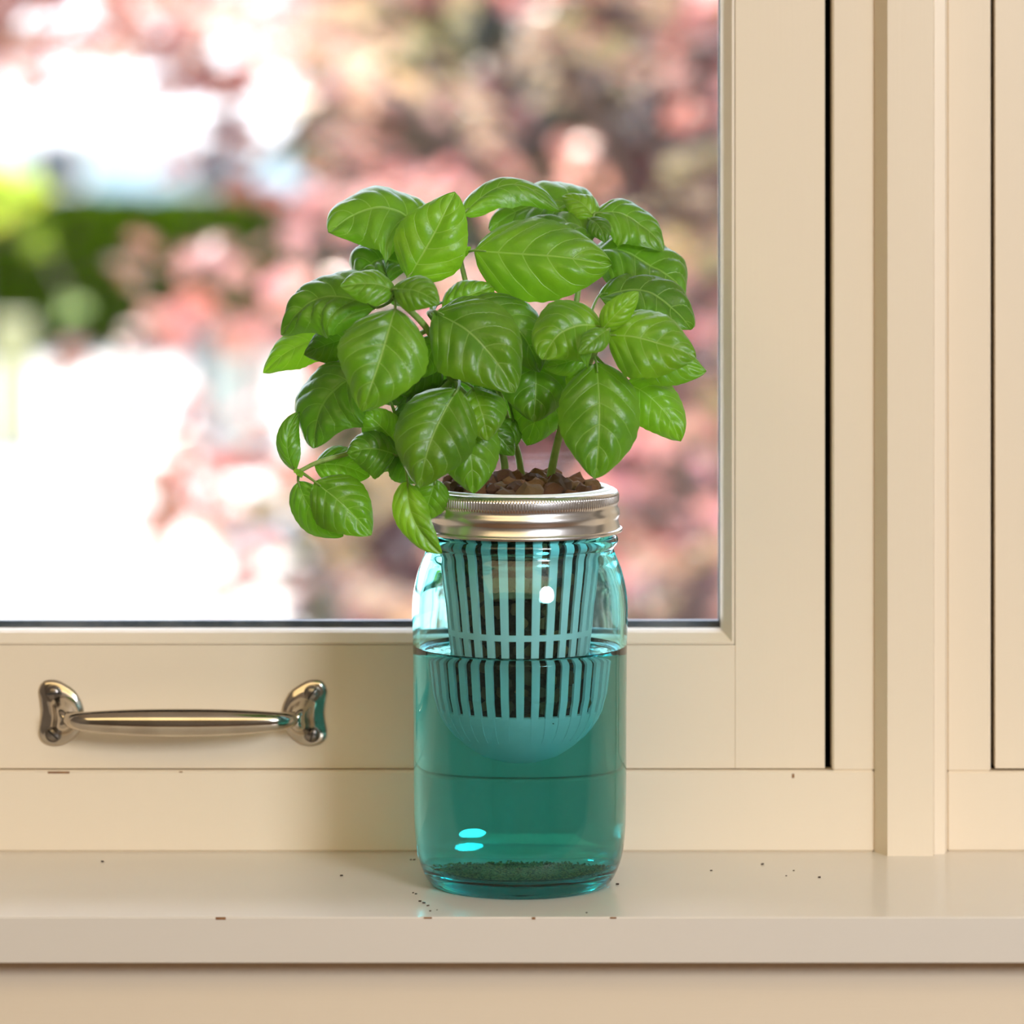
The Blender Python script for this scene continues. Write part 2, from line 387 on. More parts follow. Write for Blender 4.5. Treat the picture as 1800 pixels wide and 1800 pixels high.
win2 = window('window_2', XC(1749, dS), w2r - 0.003, z1b, wtop - 0.003, 'second cream framed window right of the post, only its edge showing', ZC(1134, dS), 0.043, 'l')

# ---- pull handle on the bottom rail of window_1 (part) with screws (sub-parts)
hx, hz = XC(322, dS), ZC(1253, dS)
hw = Vector(win1.location)
hnd = empty('pull_handle', Vector((hx, YS, hz)) - hw, win1, label='shiny nickel bow handle')
S = dS / F                       # metres per photo pixel on the sash
def plate(sg):
    """kidney plate: outer side waisted, inner side rounded; sg -1 left, +1 right"""
    c = sg * 222 * S
    out = []
    ctl = [(-22, 56), (-2, 58), (16, 50), (34, 36), (46, 12), (47, -12), (38, -36), (16, -54), (-6, -58), (-24, -51), (-31, -36), (-28, -14), (-27, 2), (-29, 22), (-31, 40)]
    P = [Vector((x, 0, z)) for x, z in ctl]
    k = len(P)
    for i in range(k):
        a, b, cc, d = P[i - 1], P[i], P[(i + 1) % k], P[(i + 2) % k]
        for q in range(4):
            t_ = q / 4
            out.append(0.5 * ((2 * b) + (cc - a) * t_ + (2 * a - 5 * b + 4 * cc - d) * t_ ** 2 + (3 * b - a - 3 * cc + d) * t_ ** 3))
    nk = len(out); vs = []; fs = []
    hub = Vector((24, 0, -6))
    rings = [(1.0, 0.0), (1.0, 0.8), (0.97, 1.4), (0.90, 1.8), (0.78, 2.2), (0.66, 2.8), (0.56, 4.2), (0.48, 6.8), (0.41, 10.0), (0.35, 13.5), (0.29, 16.5), (0.15, 18.5)]
    for r, dep in rings:
        for p in out:
            q = hub + (p - hub) * r
            vs.append((c - sg * q.x * S, -dep * 0.001, q.z * S))
    for a in range(len(rings) - 1):
        for i in range(nk):
            j = (i + 1) % nk; fs.append((a * nk + i, a * nk + j, (a + 1) * nk + j, (a + 1) * nk + i))
    fs.append(tuple(range(nk))); fs.append(tuple((len(rings) - 1) * nk + i for i in range(nk)))
    mm = MB(); mm.add(vs, fs); mm.build('mounting_plate', M['nickel'], hnd, True)
    for dz, rot in ((36, (0.1, 0.9)[sg > 0]), (-36, (-0.75, 1.35)[sg > 0])):
        mm = MB(); rr = 13.5 * S; x0 = c + sg * 5 * S
        prof = [(0.0, -0.0001), (rr * 1.08, -0.0001), (rr * 1.06, 0.0010), (rr, 0.0013), (rr * 0.93, 0.0009), (rr * 0.9, 0.0013), (rr * 0.5, 0.0019), (0.0003, 0.0021)]
        mm.lathe(prof, 28)
        # lathe axis to -Y
        mm.v = [(x0 + x, -0.0026 - z, dz * S + y) for x, y, z in mm.v]
        so = mm.build('screw', M['screw'], hnd, True)
        mm = MB(); mm.box((-rr * 0.86, -0.0003, -0.00035), (rr * 0.86, 0.0012, 0.00035))
        so2 = MB(); so2.v = []
        ca, sa = math.cos(rot), math.sin(rot)
        so2.v = [(x0 + x * ca - z * sa, -0.00480 + y, dz * S + x * sa + z * ca) for x, y, z in mm.v]; so2.f = mm.f
        # the slot joins the screw mesh as a second material
        me = so.data; base = len(me.vertices)
        vs_ = [tuple(v.co) for v in me.vertices] + so2.v; fs_ = [tuple(p.vertices) for p in me.polygons]; k0 = len(fs_)
        fs_ += [tuple(i + base for i in f) for f in so2.f]
        me2 = bpy.data.meshes.new('screw'); me2.from_pydata(vs_, [], fs_); me2.materials.append(M['screw']); me2.materials.append(M['slot'])
        for i, p in enumerate(me2.polygons): p.use_smooth = i < k0; p.material_index = 1 if i >= k0 else 0
        so.data = me2
plate(-1); plate(1)
pts = []; rad = []
N_ = 44
for i in range(N_ + 1):
    q = -1 + 2 * i / N_
    x = q * 203 * S; a = abs(q)
    dep = 0.026 - 0.0045 * a ** 2 - 0.0085 * max(0, (a - 0.80) / 0.20) ** 2
    pts.append((x, -dep, -0.0006))
    e = 1 - a ** 2.4
    rad.append((0.0034 + 0.0031 * e, 0.0030 + 0.0025 * e))
m = MB(); m.tube(pts, rad, 24, up=(0, -1, 0)); m.build('grip', M['nickel'], hnd, True)

# ================================================================ JAR
jar = empty('glass_jar', (0, 0, 0), label='teal tinted glass canning jar with silver screw band standing on the sill', cat='jar')
outer = [(0.0, 0.0030), (0.030, 0.0024), (0.0375, 0.0006), (0.0392, 0.0), (0.0406, 0.0005), (0.0424, 0.0024), (0.0440, 0.0052), (0.0456, 0.0090), (0.0470, 0.0140), (0.0478, 0.0200), (0.0484, 0.0280),
         (0.0487, 0.045), (0.0488, 0.075), (0.0490, 0.105), (0.0493, 0.118), (0.0494, 0.126), (0.0489, 0.1325), (0.0478, 0.1385), (0.0464, 0.1437), (0.0449, 0.1476), (0.0438, 0.1503), (0.0431, 0.1525),
         (0.0432, 0.1540), (0.0444, 0.1553), (0.0450, 0.1572), (0.0444, 0.1590), (0.0432, 0.1603), (0.0428, 0.1640), (0.0428, 0.1765), (0.0425, 0.1780)]
inner = [(0.0390, 0.1780), (0.0388, 0.1650), (0.0392, 0.1560), (0.0402, 0.1490), (0.0424, 0.1440), (0.0446, 0.1372), (0.0458, 0.1300), (0.0462, 0.1180), (0.0459, 0.0900), (0.0457, 0.0450), (0.0453, 0.0280), (0.0440, 0.0180), (0.0415, 0.0115), (0.0370, 0.0082), (0.030, 0.0072), (0.015, 0.0078), (0.0, 0.0082)]
po = cat2(outer, 4); pi_ = cat2(inner, 4)
def base_mod(k, i): return 0.0003 if (k in range(6, 13) and (i // 2) % 2) else 0.0
m = MB(); pr = [(max(r, 1e-5), z) for r, z in po + pi_]
m.lathe(pr, 192, base_mod); ob = m.build('glass_body', M['jar'], jar, True)
# screw band
kn = 208
band = [(0.0405, 0.1797), (0.0405, 0.1802), (0.0416, 0.1807), (0.0434, 0.1805), (0.0445, 0.1798), (0.0450, 0.1788), (0.0451, 0.1784), (0.04515, 0.1780), (0.0452, 0.1765), (0.04515, 0.1752), (0.0451, 0.1748), (0.0449, 0.1741), (0.0447, 0.1733), (0.0449, 0.1722), (0.0455, 0.1712), (0.0458, 0.1700), (0.0457, 0.1688), (0.0452, 0.1677), (0.0450, 0.1668), (0.0452, 0.1655), (0.0456, 0.1640), (0.0458, 0.1633), (0.0462, 0.1628), (0.0468, 0.1627), (0.0470, 0.1621), (0.0468, 0.1614), (0.0460, 0.1613), (0.0452, 0.1620), (0.0446, 0.1640), (0.0446, 0.1670), (0.0449, 0.1700), (0.0441, 0.1735), (0.0445, 0.1770), (0.0436, 0.1790), (0.0416, 0.1795)]
def knurl(k, i): return (0.00022 if i % 4 in (0, 1) else -0.00022) if 6 <= k <= 10 else 0.0
m = MB(); m.lathe(band, kn * 4, knurl, closed=True); ob = m.build('screw_band', M['tin'], jar, True, label='silver metal screw band with knurled top edge'); smooth_by_angle(ob, 50)

# water: sunk a hair into the glass wall so that the two interfaces nest cleanly
wz = 0.1070
wp = [(1e-5, 0.0080)] + [(r + 0.0005, z - 0.0004) for r, z in reversed(pi_) if 0.002 < r and z < wz - 0.004]
wp += [(0.0466, wz - 0.002), (0.0466, wz + 0.0022), (0.0458, wz + 0.0013), (0.0452, wz + 0.0006), (0.0442, wz + 0.0001), (0.043, wz), (0.02, wz), (1e-5, wz)]
m = MB(); m.lathe(wp, 128); m.build('water', M['water'], smooth=True, label='clear water filling the lower half of the teal jar', cat='water', kind='stuff')

# sediment mound on the jar floor
vs = []; fs = []
nr, na = 16, 72
for i in range(nr + 1):
    r = 0.029 * i / nr
    for j in range(na):
        a = 2 * PI * j / na; nn = noise.noise(Vector((r * math.cos(a) * 130, r * math.sin(a) * 130, 3.1)))
        rr = r * (1 + 0.10 * noise.noise(Vector((math.cos(a) * 2, math.sin(a) * 2, 0.5))))
        h = 0.0080 + max(0.0, (1 - (r / 0.029) ** 2)) * 0.0022 + nn * 0.0010 * (1 - i / nr)
        if i == nr: h = 0.0076
        vs.append((rr * math.cos(a), rr * math.sin(a), h))
for i in range(nr):
    for j in range(na):
        k = (j + 1) % na; fs.append((i * na + j, i * na + k, (i + 1) * na + k, (i + 1) * na + j))
m = MB(); m.add(vs, fs)
for k in range(420):
    a = R.uniform(0, 2 * PI); r = 0.031 * math.sqrt(R.random()); s_ = R.uniform(0.0002, 0.0006)
    p = Vector((r * math.cos(a), r * math.sin(a), 0.0080 + max(0, 1 - (r / 0.029) ** 2) * 0.0024))
    m.tube([p, p + Vector((R.uniform(-1, 1), R.uniform(-1, 1), R.uniform(0.2, 1.2))) * s_ * 2], s_ * 0.6, 4)
m.build('sediment', M['sediment'], smooth=True, label='olive brown sediment settled on the floor of the jar', cat='sediment', kind='stuff')

# ================================================================ NET CUP
cup = empty('net_cup', (0, 0, 0.0575), label='white slotted plastic net cup hanging in the jar mouth', cat='net cup')
def cupr(z):
    tab = [(0.1810, 0.0390), (0.1640, 0.0377), (0.1400, 0.0354), (0.1200, 0.0332), (0.1000, 0.0310), (0.0860, 0.0297), (0.0770, 0.0270), (0.0700, 0.0232), (0.0640, 0.0180), (0.0600, 0.0128), (0.0575, 0.0060)]
    for (z0, r0), (z1, r1) in zip(tab, tab[1:]):
        if z >= z1: return r1 + (r0 - r1) * (z - z1) / (z0 - z1)
    return tab[-1][1]
zo = 0.0575
# rim flange
rimp = [(0.0385, 0.1660), (0.0389, 0.1785), (0.0391, 0.1806), (0.0402, 0.1816), (0.0420, 0.1815), (0.0428, 0.1809), (0.0429, 0.1800), (0.0426, 0.1786), (0.0402, 0.1786), (0.0395, 0.1780), (0.0391, 0.1660)]
m = MB(); m.lathe([(r - 0.0016 if z < 0.17 else r - 0.0008, z - zo) for r, z in rimp], 120, closed=True); ob = m.build('rim', M['plastic'], cup, True); smooth_by_angle(ob, 50)
# cross ring
def ringpart(name, za, zb, th=0.0013):
    zs = [za + (zb - za) * i / 6 for i in range(7)]
    prof = [(cupr(z), z - zo) for z in zs] + [(cupr(z) - th, z - zo) for z in reversed(zs)]
    mm = MB(); mm.lathe(prof, 120, closed=True); o = mm.build(name, M['plastic'], cup, True); smooth_by_angle(o, 50); return o
ringpart('cross_ring', 0.1150, 0.1178)
# bowl bottom
zs = [0.0800 - 0.0225 * (1 - math.cos(i / 14 * PI / 2)) - 0.0 for i in range(15)]
prof = [(cupr(z), z - zo) for z in zs] + [(0.003, 0.0), (1e-5, 0.0), (1e-5, 0.0013), (0.005, 0.0014)] + [(max(cupr(z) - 0.0014, 0.004), z - zo + 0.0006) for z in reversed(zs)]
m = MB(); m.lathe(prof, 120, closed=True); ob = m.build('bowl', M['plastic'], cup, True); smooth_by_angle(ob, 60)
# ribs: one mesh shared by thirty bars, raised a little over the bowl at the lower end
NR = 30
zs = [0.1680 - i * (0.1680 - 0.0680) / 26 for i in range(27)]
vs = []; fs = []
for z in zs:
    r = cupr(z) + (0.0004 if z < 0.0830 else 0.0); hw_ = PI / NR * 0.52
    if z < 0.0800: hw_ *= 0.52 / 0.52 * max(0.55, (z - 0.0600) / 0.02)
    for rr in (r, r - 0.0014):
        for s_ in (-1, 0, 1): vs.append((rr * math.sin(hw_ * s_), -rr * math.cos(hw_ * s_), z - zo))
for k in range(len(zs) - 1):
    a = k * 6; b = a + 6
    fs += [(a, a + 1, b + 1, b), (a + 1, a + 2, b + 2, b + 1), (a + 5, a + 4, b + 4, b + 5), (a + 4, a + 3, b + 3, b + 4), (a + 2, a + 5, b + 5, b + 2), (a + 3, a, b, b + 3)]
m = MB(); m.add(vs, fs); rib0 = m.build('rib', M['plastic'], cup)
for k in range(1, NR):
    c = rib0.copy(); COL.objects.link(c); c.parent = cup; c.rotation_euler = (0, 0, 2 * PI * k / NR)
rib0.rotation_euler = (0, 0, 0)

# ================================================================ GRAVEL
grav = empty('gravel_fill', (0, 0, 0.06), label='rust brown lava gravel filling the net cup', cat='gravel')
def stone_mesh(seed):
    import bmesh
    bm = bmesh.new(); bmesh.ops.create_icosphere(bm, subdivisions=2, radius=1.0)
    for v in bm.verts:
        d = v.co.normalized()
        v.co = d * (1 + 0.42 * noise.noise(d * 1.4 + Vector((seed * 7.3, 0, 0))) + 0.30 * noise.noise(d * 2.9 + Vector((0, seed * 3.1, 0))))
    me = bpy.data.meshes.new('stone'); bm.to_mesh(me); bm.free(); me.materials.append(M['stone'])
    return me
SM = [stone_mesh(i) for i in range(9)]
n_st = 0
def stone(p, s_):
    global n_st
    o = bpy.data.objects.new('stone', SM[n_st % 9]); COL.objects.link(o); o.parent = grav
    o.location = Vector(p) - Vector((0, 0, 0.06)); o.rotation_euler = (R.uniform(0, 6), R.uniform(0, 6), R.uniform(0, 6))
    o.scale = (s_ * R.uniform(0.85, 1.2), s_ * R.uniform(0.85, 1.15), s_ * R.uniform(0.7, 0.95)); n_st += 1
placed = []
for k in range(4000):
    if len(placed) >= 74: break
    a = R.uniform(0, 2 * PI); r = 0.0340 * math.sqrt(R.random()); x, y = r * math.cos(a), r * math.sin(a)
    s_ = R.uniform(0.0034, 0.0062)
    if all((x - q[0]) ** 2 + (y - q[1]) ** 2 > (0.72 * (s_ + q[2])) ** 2 for q in placed):
        placed.append((x, y, s_)); stone((x, y, 0.1788 + 0.0048 * (1 - (r / 0.036) ** 2) + R.uniform(-0.0008, 0.0016)), s_)
for row in range(16):
    z = 0.1720 - row * 0.0062
    r = cupr(z) - 0.0046
    cnt = max(6, int(2 * PI * r / 0.0072))
    for k in range(cnt):
        a = 2 * PI * (k + 0.5 * (row % 2)) / cnt + R.uniform(-0.06, 0.06)
        if math.sin(a) > 0.15: continue          # the far half is hidden inside the fill
        if R.random() < 0.16: continue
        stone((r * math.cos(a), r * math.sin(a), z + R.uniform(-0.001, 0.001)), R.uniform(0.0026, 0.0037))
core = [(1e-5, 0.0615), (0.016, 0.0630), (0.0225, 0.0720), (0.0265, 0.085), (0.0280, 0.105), (0.0300, 0.125), (0.0320, 0.150), (0.0348, 0.176), (0.020, 0.1795), (1e-5, 0.1805)]
m = MB(); m.lathe([(r, z - 0.06) for r, z in core], 48); m.build('soil_core', M['soil'], grav, True, label='dark damp fill behind the stones')

# ================================================================ BASIL
basil = empty('basil_plant', (0, 0, 0.18), label='bushy green basil plant growing from the gravel in the jar', cat='plant')
BO = Vector((0, 0, 0.18))
NODES = {'S1': PY(692, 520, -0.052), 'W2': PY(1064, 584, -0.046), 'T1': PY(808, 452, 0.004), 'T2': PY(1046, 392, 0.022), 'M': PY(792, 668, -0.022), 'L': PY(700, 770, -0.02), 'SP': PY(527, 828, -0.030),
         'R': PY(1035, 610, -0.03), 'C': PY(860, 640, -0.004), 'B': PY(760, 560, -0.02), 'W3': PY(1040, 470, 0.03), 'LB': PY(640, 640, 0.0)}
def stem(pts, r0, r1):
    P = catmull([PY(*p) - BO for p in pts], 8)
    m = MB(); m.tube(P, [r0 + (r1 - r0) * i / (len(P) - 1) for i in range(len(P))], 10); m.build('stem', M['stem'], basil, True)
stem([(963, 866, -0.004), (968, 835, -0.006), (985, 760, -0.010), (1012, 690, -0.022), (1040, 630, -0.036), (1064, 584, -0.046)], 0.0021, 0.0014)
stem([(985, 760, -0.010), (1004, 620, 0.004), (1018, 500, 0.016), (1046, 392, 0.022)], 0.0017, 0.0012)
stem([(918, 845, 0.014), (912, 805, 0.012), (902, 770, 0.008), (862, 640, -0.004), (830, 540, 0.0), (808, 452, 0.004)], 0.0017, 0.0012)
stem([(884, 862, 0.006), (886, 810, 0.002), (860, 740, -0.012), (795, 668, -0.024), (752, 580, -0.040), (692, 520, -0.052)], 0.0019, 0.0014)
stem([(795, 668, -0.024), (740, 720, -0.024), (690, 772, -0.022), (612, 797, -0.026), (560, 812, -0.029), (527, 828, -0.030)], 0.0014, 0.0010)
stem([(752, 580, -0.040), (700, 605, -0.02), (640, 640, 0.0)], 0.0012, 0.0009)

def leaf(base, tip, w, n=(0, 0.6), arch=0.14, bend=0.0, tone=0.5, node=None, droop=0.36, fold=0.12, pucker=0.075, twist=0.0, waist=0.80, nu=44, nv=12):
    b = PY(*base); t_ = PY(*tip); L = (t_ - b).length
    N0 = Vector((n[0], -1.0, n[1])).normalized()
    ax = (t_ - b).normalized()
    N0 = (N0 - ax * N0.dot(ax)).normalized()
    S0 = ax.cross(N0).normalized()
    if S0.z < 0 and abs(S0.z) > abs(S0.x) or (abs(S0.x) >= abs(S0.z) and S0.x < 0): SB = -S0     # +bend is up / right in the picture
    else: SB = S0
    c = (b + t_) / 2 + N0 * (arch * L * 1.6) + SB * (bend * L * 2)
    fac = max(0.34, math.sqrt(S0.x ** 2 + S0.z ** 2))
    hw = 0.5 * 1.13 * w / 3840 / fac * (D0 + base[2]) / D0
    sd = R.uniform(0, 50)
    vs = []; uvs = []; fs = []
    for i in range(nu + 1):
        u = i / nu
        p = b * (1 - u) ** 2 + c * (2 * u * (1 - u)) + t_ * u ** 2
        T = ((c - b) * (2 * (1 - u)) + (t_ - c) * (2 * u)).normalized()
        Sv = T.cross(N0).normalized()
        if twist:
            Sv = Matrix.Rotation(twist * (u - 0.4), 3, T) @ Sv
        Nv = Sv.cross(T)
        sh = math.sin(PI * min(1, u) ** waist) ** 0.66
        sh *= 1 - 0.14 * max(0, (u - 0.70) / 0.30) ** 2 * (1 - u) * 4
        h = hw * max(sh, 0.012)
        h *= 1 + 0.012 * math.sin(u * 60 + sd) + 0.035 * math.sin(u * 9 + sd)
        for j in range(-nv, nv + 1):
            v = j / nv; av = abs(v)
            s_ = (u - 0.17 * av - 0.17 * av * av) * 5.5
            bul = abs(math.sin(PI * s_)) ** 0.5 * min(1, av * 3.2) * (1 - av ** 3) * min(1.0, u * 6) * min(1, (1 - u) * 4 + 0.2)
            hgt = fold * av * h * 1.4 - droop * h * v * v * 1.25 + pucker * hw * (bul * 1.5 - 0.6)
            hgt += 0.10 * hw * noise.noise(Vector((u * 2.6 + sd, v * 1.3, sd))) + 0.05 * hw * av * math.sin(u * 15 + sd + (2.0 if v > 0 else 0.0))
            vs.append(p + Sv * (h * v * (1 - 0.10 * droop * v * v)) + Nv * hgt); uvs.append((u, v * 0.5 + 0.5))
    k = 2 * nv + 1
    for i in range(nu):
        for j in range(k - 1): fs.append((i * k + j, i * k + j + 1, (i + 1) * k + j + 1, (i + 1) * k + j))
    mb = MB(); mb.add(vs, fs)
    if node:
        q = NODES[node]; T0 = (c - b).normalized(); gap = (b - q).length
        pet = [q, q + (b - q) * 0.5 - T0 * gap * 0.12, b, b + T0 * L * 0.10]
        if gap < 0.09:
            mb.tube([x - N0 * 0.0004 for x in catmull(pet, 5)], [0.0010 - 0.00004 * i for i in range(16)], 6)
    mb.v = [tuple(Vector(x) - BO) for x in mb.v]
    o = mb.build('leaf', M['leaf'], basil, True, fix=False)
    uvl = o.data.uv_layers.new(name='UVMap'); nvert = len(uvs)
    idx = [0] * len(o.data.loops); o.data.loops.foreach_get('vertex_index', idx)
    uvl.data.foreach_set('uv', [x for i in idx for x in (uvs[i] if i < nvert else (0.3, 0.5))])
    o['tone'] = tone
    return o
Lf = leaf
# upper left
Lf((752, 392, .012), (577, 408, .006), 108, (-.1, 1.3), .16, .14, .50, 'T1', pucker=.05)
Lf((716, 492, -.012), (800, 337, -.010), 116, (-.1, .25), .10, .03, .80, 'T1', droop=.3)
Lf((722, 470, .006), (630, 482, .004), 96, (-.4, 2.0), .22, .22, .16, 'B')
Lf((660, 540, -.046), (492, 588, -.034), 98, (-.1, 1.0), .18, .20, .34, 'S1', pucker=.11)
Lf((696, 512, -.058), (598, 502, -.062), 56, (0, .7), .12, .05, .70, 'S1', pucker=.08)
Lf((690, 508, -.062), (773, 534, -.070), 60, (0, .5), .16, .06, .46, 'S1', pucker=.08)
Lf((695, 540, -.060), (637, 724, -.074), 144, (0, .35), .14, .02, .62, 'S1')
Lf((764, 546, -.046), (906, 690, -.060), 140, (0, .55), .15, .06, .48, 'B')
Lf((828, 530, -.022), (950, 655, -.030), 96, (.2, .5), .16, .10, .30, 'C')
Lf((938, 598, -.014), (938, 742, -.026), 126, (.1, .2), .10, .02, .42, 'C')
Lf((960, 640, -.004), (925, 783, -.008), 104, (.1, .25), .14, .03, .50, 'C')
# upper right
Lf((832, 440, -.010), (1076, 464, -.022), 138, (0, .35), .10, -.01, .58, 'T1', fold=.05)
Lf((814, 378, .010), (986, 372, .016), 46, (0, 1.2), .20, .26, .55, 'T1', droop=.5, pucker=.04)
Lf((1036, 374, .030), (860, 404, .038), 92, (-.1, 1.5), .15, .17, .42, 'T2', pucker=.05)
Lf((1052, 412, .014), (912, 420, .008), 66, (0, 2.6), .18, .16, .34, 'T2')
Lf((1048, 386, .022), (988, 344, .030), 46, (.1, .8), .2, .05, .72, 'T2')
Lf((1034, 384, .014), (1064, 426, .004), 38, (.1, .4), .2, .08, .30, 'T2')
Lf((1046, 374, .022), (1166, 441, .020), 68, (.3, 1.3), .18, .12, .50, 'T2')
Lf((1044, 440, .020), (1204, 526, .012), 112, (.2, 1.8), .16, .12, .32, 'W3')
Lf((1052, 520, -.006), (1216, 579, -.014), 88, (.2, 1.8), .18, .17, .30, 'W2')
# second whorl
Lf((1058, 574, -.046), (952, 632, -.054), 116, (-.15, .5), .16, .16, .72, 'W2')
Lf((1058, 580, -.052), (1123, 513, -.052), 46, (.1, .2), .10, -.02, .84, 'W2', pucker=.08)
Lf((1070, 578, -.058), (1018, 622, -.066), 40, (0, .5), .14, .0, .78, 'W2')
Lf((1068, 588, -.050), (1224, 628, -.056), 112, (.15, .5), .12, .02, .74, 'W2')
Lf((1110, 612, -.034), (1242, 652, -.036), 78, (.2, .4), .12, -.03, .62, 'W2')
Lf((1048, 636, -.042), (1046, 842, -.056), 136, (.02, .3), .10, .03, .44, 'R')
Lf((1100, 672, -.024), (1196, 776, -.028), 84, (.2, .4), .14, .08, .62, 'R')
Lf((1045, 622, -.034), (956, 646, -.034), 44, (0, .4), .10, -.04, .66, 'R')
Lf((1036, 630, -.030), (996, 678, -.030), 40, (0, .3), .10, 0, .90, 'R')
Lf((968, 606, .004), (926, 578, .008), 44, (0, .8), .12, 0, .3, 'C')
# left and lower left
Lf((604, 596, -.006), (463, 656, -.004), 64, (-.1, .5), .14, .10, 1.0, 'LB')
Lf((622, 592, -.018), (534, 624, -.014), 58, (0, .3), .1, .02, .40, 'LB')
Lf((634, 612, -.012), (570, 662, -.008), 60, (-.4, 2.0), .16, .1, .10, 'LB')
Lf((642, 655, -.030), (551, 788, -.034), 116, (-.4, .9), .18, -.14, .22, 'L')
Lf((518, 828, -.030), (527, 724, -.026), 40, (-.3, .2), .14, -.14, .30, 'SP', twist=1.0)
Lf((553, 846, -.034), (654, 940, -.038), 92, (.1, .3), .08, .02, .50, 'SP')
Lf((524, 846, -.028), (604, 943, -.030), 66, (-.2, .2), .10, -.10, .36, 'SP')
Lf((552, 816, -.022), (650, 838, -.022), 66, (0, .4), .12, .06, .38, 'L')
Lf((698, 800, -.034), (610, 796, -.038), 78, (-.1, .5), .16, .06, .32, 'L')
Lf((698, 782, -.028), (636, 722, -.030), 66, (-.1, .5), .14, .02, .66, 'L')
Lf((806, 682, -.050), (738, 858, -.060), 134, (-.05, .3), .12, -.05, .46, 'M')
Lf((812, 716, -.036), (832, 868, -.042), 104, (.1, .25), .10, .02, .60, 'M')
Lf((830, 680, -.042), (858, 776, -.050), 86, (.05, .4), .16, .02, .74, 'M', pucker=.09)
Lf((902, 735, -.010), (880, 796, -.012), 48, (.1, .3), .1, 0, .30, 'C')
Lf((716, 846, -.040), (777, 974, -.046), 58, (-.2, .2), .12, -.12, .92, 'L', twist=.8, fold=.3)
Lf((766, 842, -.034), (742, 918, -.030), 66, (.1, .2), .1, 0, .55, 'M')
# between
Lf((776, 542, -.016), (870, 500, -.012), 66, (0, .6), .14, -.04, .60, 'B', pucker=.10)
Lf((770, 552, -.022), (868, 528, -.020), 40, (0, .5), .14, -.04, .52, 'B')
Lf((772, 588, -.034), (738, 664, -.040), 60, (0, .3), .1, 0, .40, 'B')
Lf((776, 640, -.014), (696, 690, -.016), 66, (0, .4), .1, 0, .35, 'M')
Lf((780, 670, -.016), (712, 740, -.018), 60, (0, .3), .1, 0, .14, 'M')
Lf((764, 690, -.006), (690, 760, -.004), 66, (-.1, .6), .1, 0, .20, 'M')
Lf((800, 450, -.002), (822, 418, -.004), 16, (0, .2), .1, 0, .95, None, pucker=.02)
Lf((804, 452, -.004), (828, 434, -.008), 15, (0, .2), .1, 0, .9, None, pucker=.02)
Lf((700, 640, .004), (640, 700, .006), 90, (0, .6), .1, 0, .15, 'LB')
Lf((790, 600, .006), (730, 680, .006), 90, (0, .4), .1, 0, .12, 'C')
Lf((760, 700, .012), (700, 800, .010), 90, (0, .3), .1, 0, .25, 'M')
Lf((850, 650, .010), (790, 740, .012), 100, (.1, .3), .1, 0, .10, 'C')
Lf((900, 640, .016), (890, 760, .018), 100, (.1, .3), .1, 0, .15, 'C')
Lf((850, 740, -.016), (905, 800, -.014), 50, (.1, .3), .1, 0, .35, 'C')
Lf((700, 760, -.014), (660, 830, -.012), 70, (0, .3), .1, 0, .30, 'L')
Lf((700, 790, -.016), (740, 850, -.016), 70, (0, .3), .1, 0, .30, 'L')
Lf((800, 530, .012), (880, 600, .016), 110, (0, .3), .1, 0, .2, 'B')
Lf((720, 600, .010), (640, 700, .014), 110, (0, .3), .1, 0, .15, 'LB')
for p in ((522, 832), (530, 836), (516, 826)):
    Lf((527, 826, -.031), (p[0], p[1] + 4, -.034), 10, (0, .3), .1, 0, .95, None, pucker=.02, nu=10, nv=4)

# ================================================================ OUTSIDE
GZ = -1.9
boxobj('ground', (-30, 0.4, GZ - 0.2), (40, 90, GZ), M['concrete'], kind='structure', label='sunlit pale concrete drive outside the window', cat='ground')

def leafblob(mb, p, size, col, up=None, lobes=5):
    """one palmate leaf: a folded fan of lobes"""
    n = Vector(up) if up else Vector((R.gauss(0, 0.5), R.gauss(0, 0.5), 1.0)); n.normalize()
    a = n.orthogonal().normalized(); a = Matrix.Rotation(R.uniform(0, 6.28), 3, n) @ a; b = n.cross(a)
    vs = [p - a * size * 0.35]
    k = lobes * 2 - 1
    for i in range(k):
        th = -2.2 + 4.4 * i / (k - 1)
        r = size * ((0.62 - 0.16 * abs(th) / 2.2) if i % 2 == 0 else 0.30)
        vs.append(p + a * (r * math.cos(th)) + b * (r * math.sin(th)) - n * (r * 0.25))
    mb.add(vs, [(0, i, i + 1) for i in range(1, k)], col)
def jit(c, s=0.25):
    f = 1 + R.uniform(-s, s); return tuple(max(0, x * f * (1 + R.uniform(-0.12, 0.12))) for x in c)

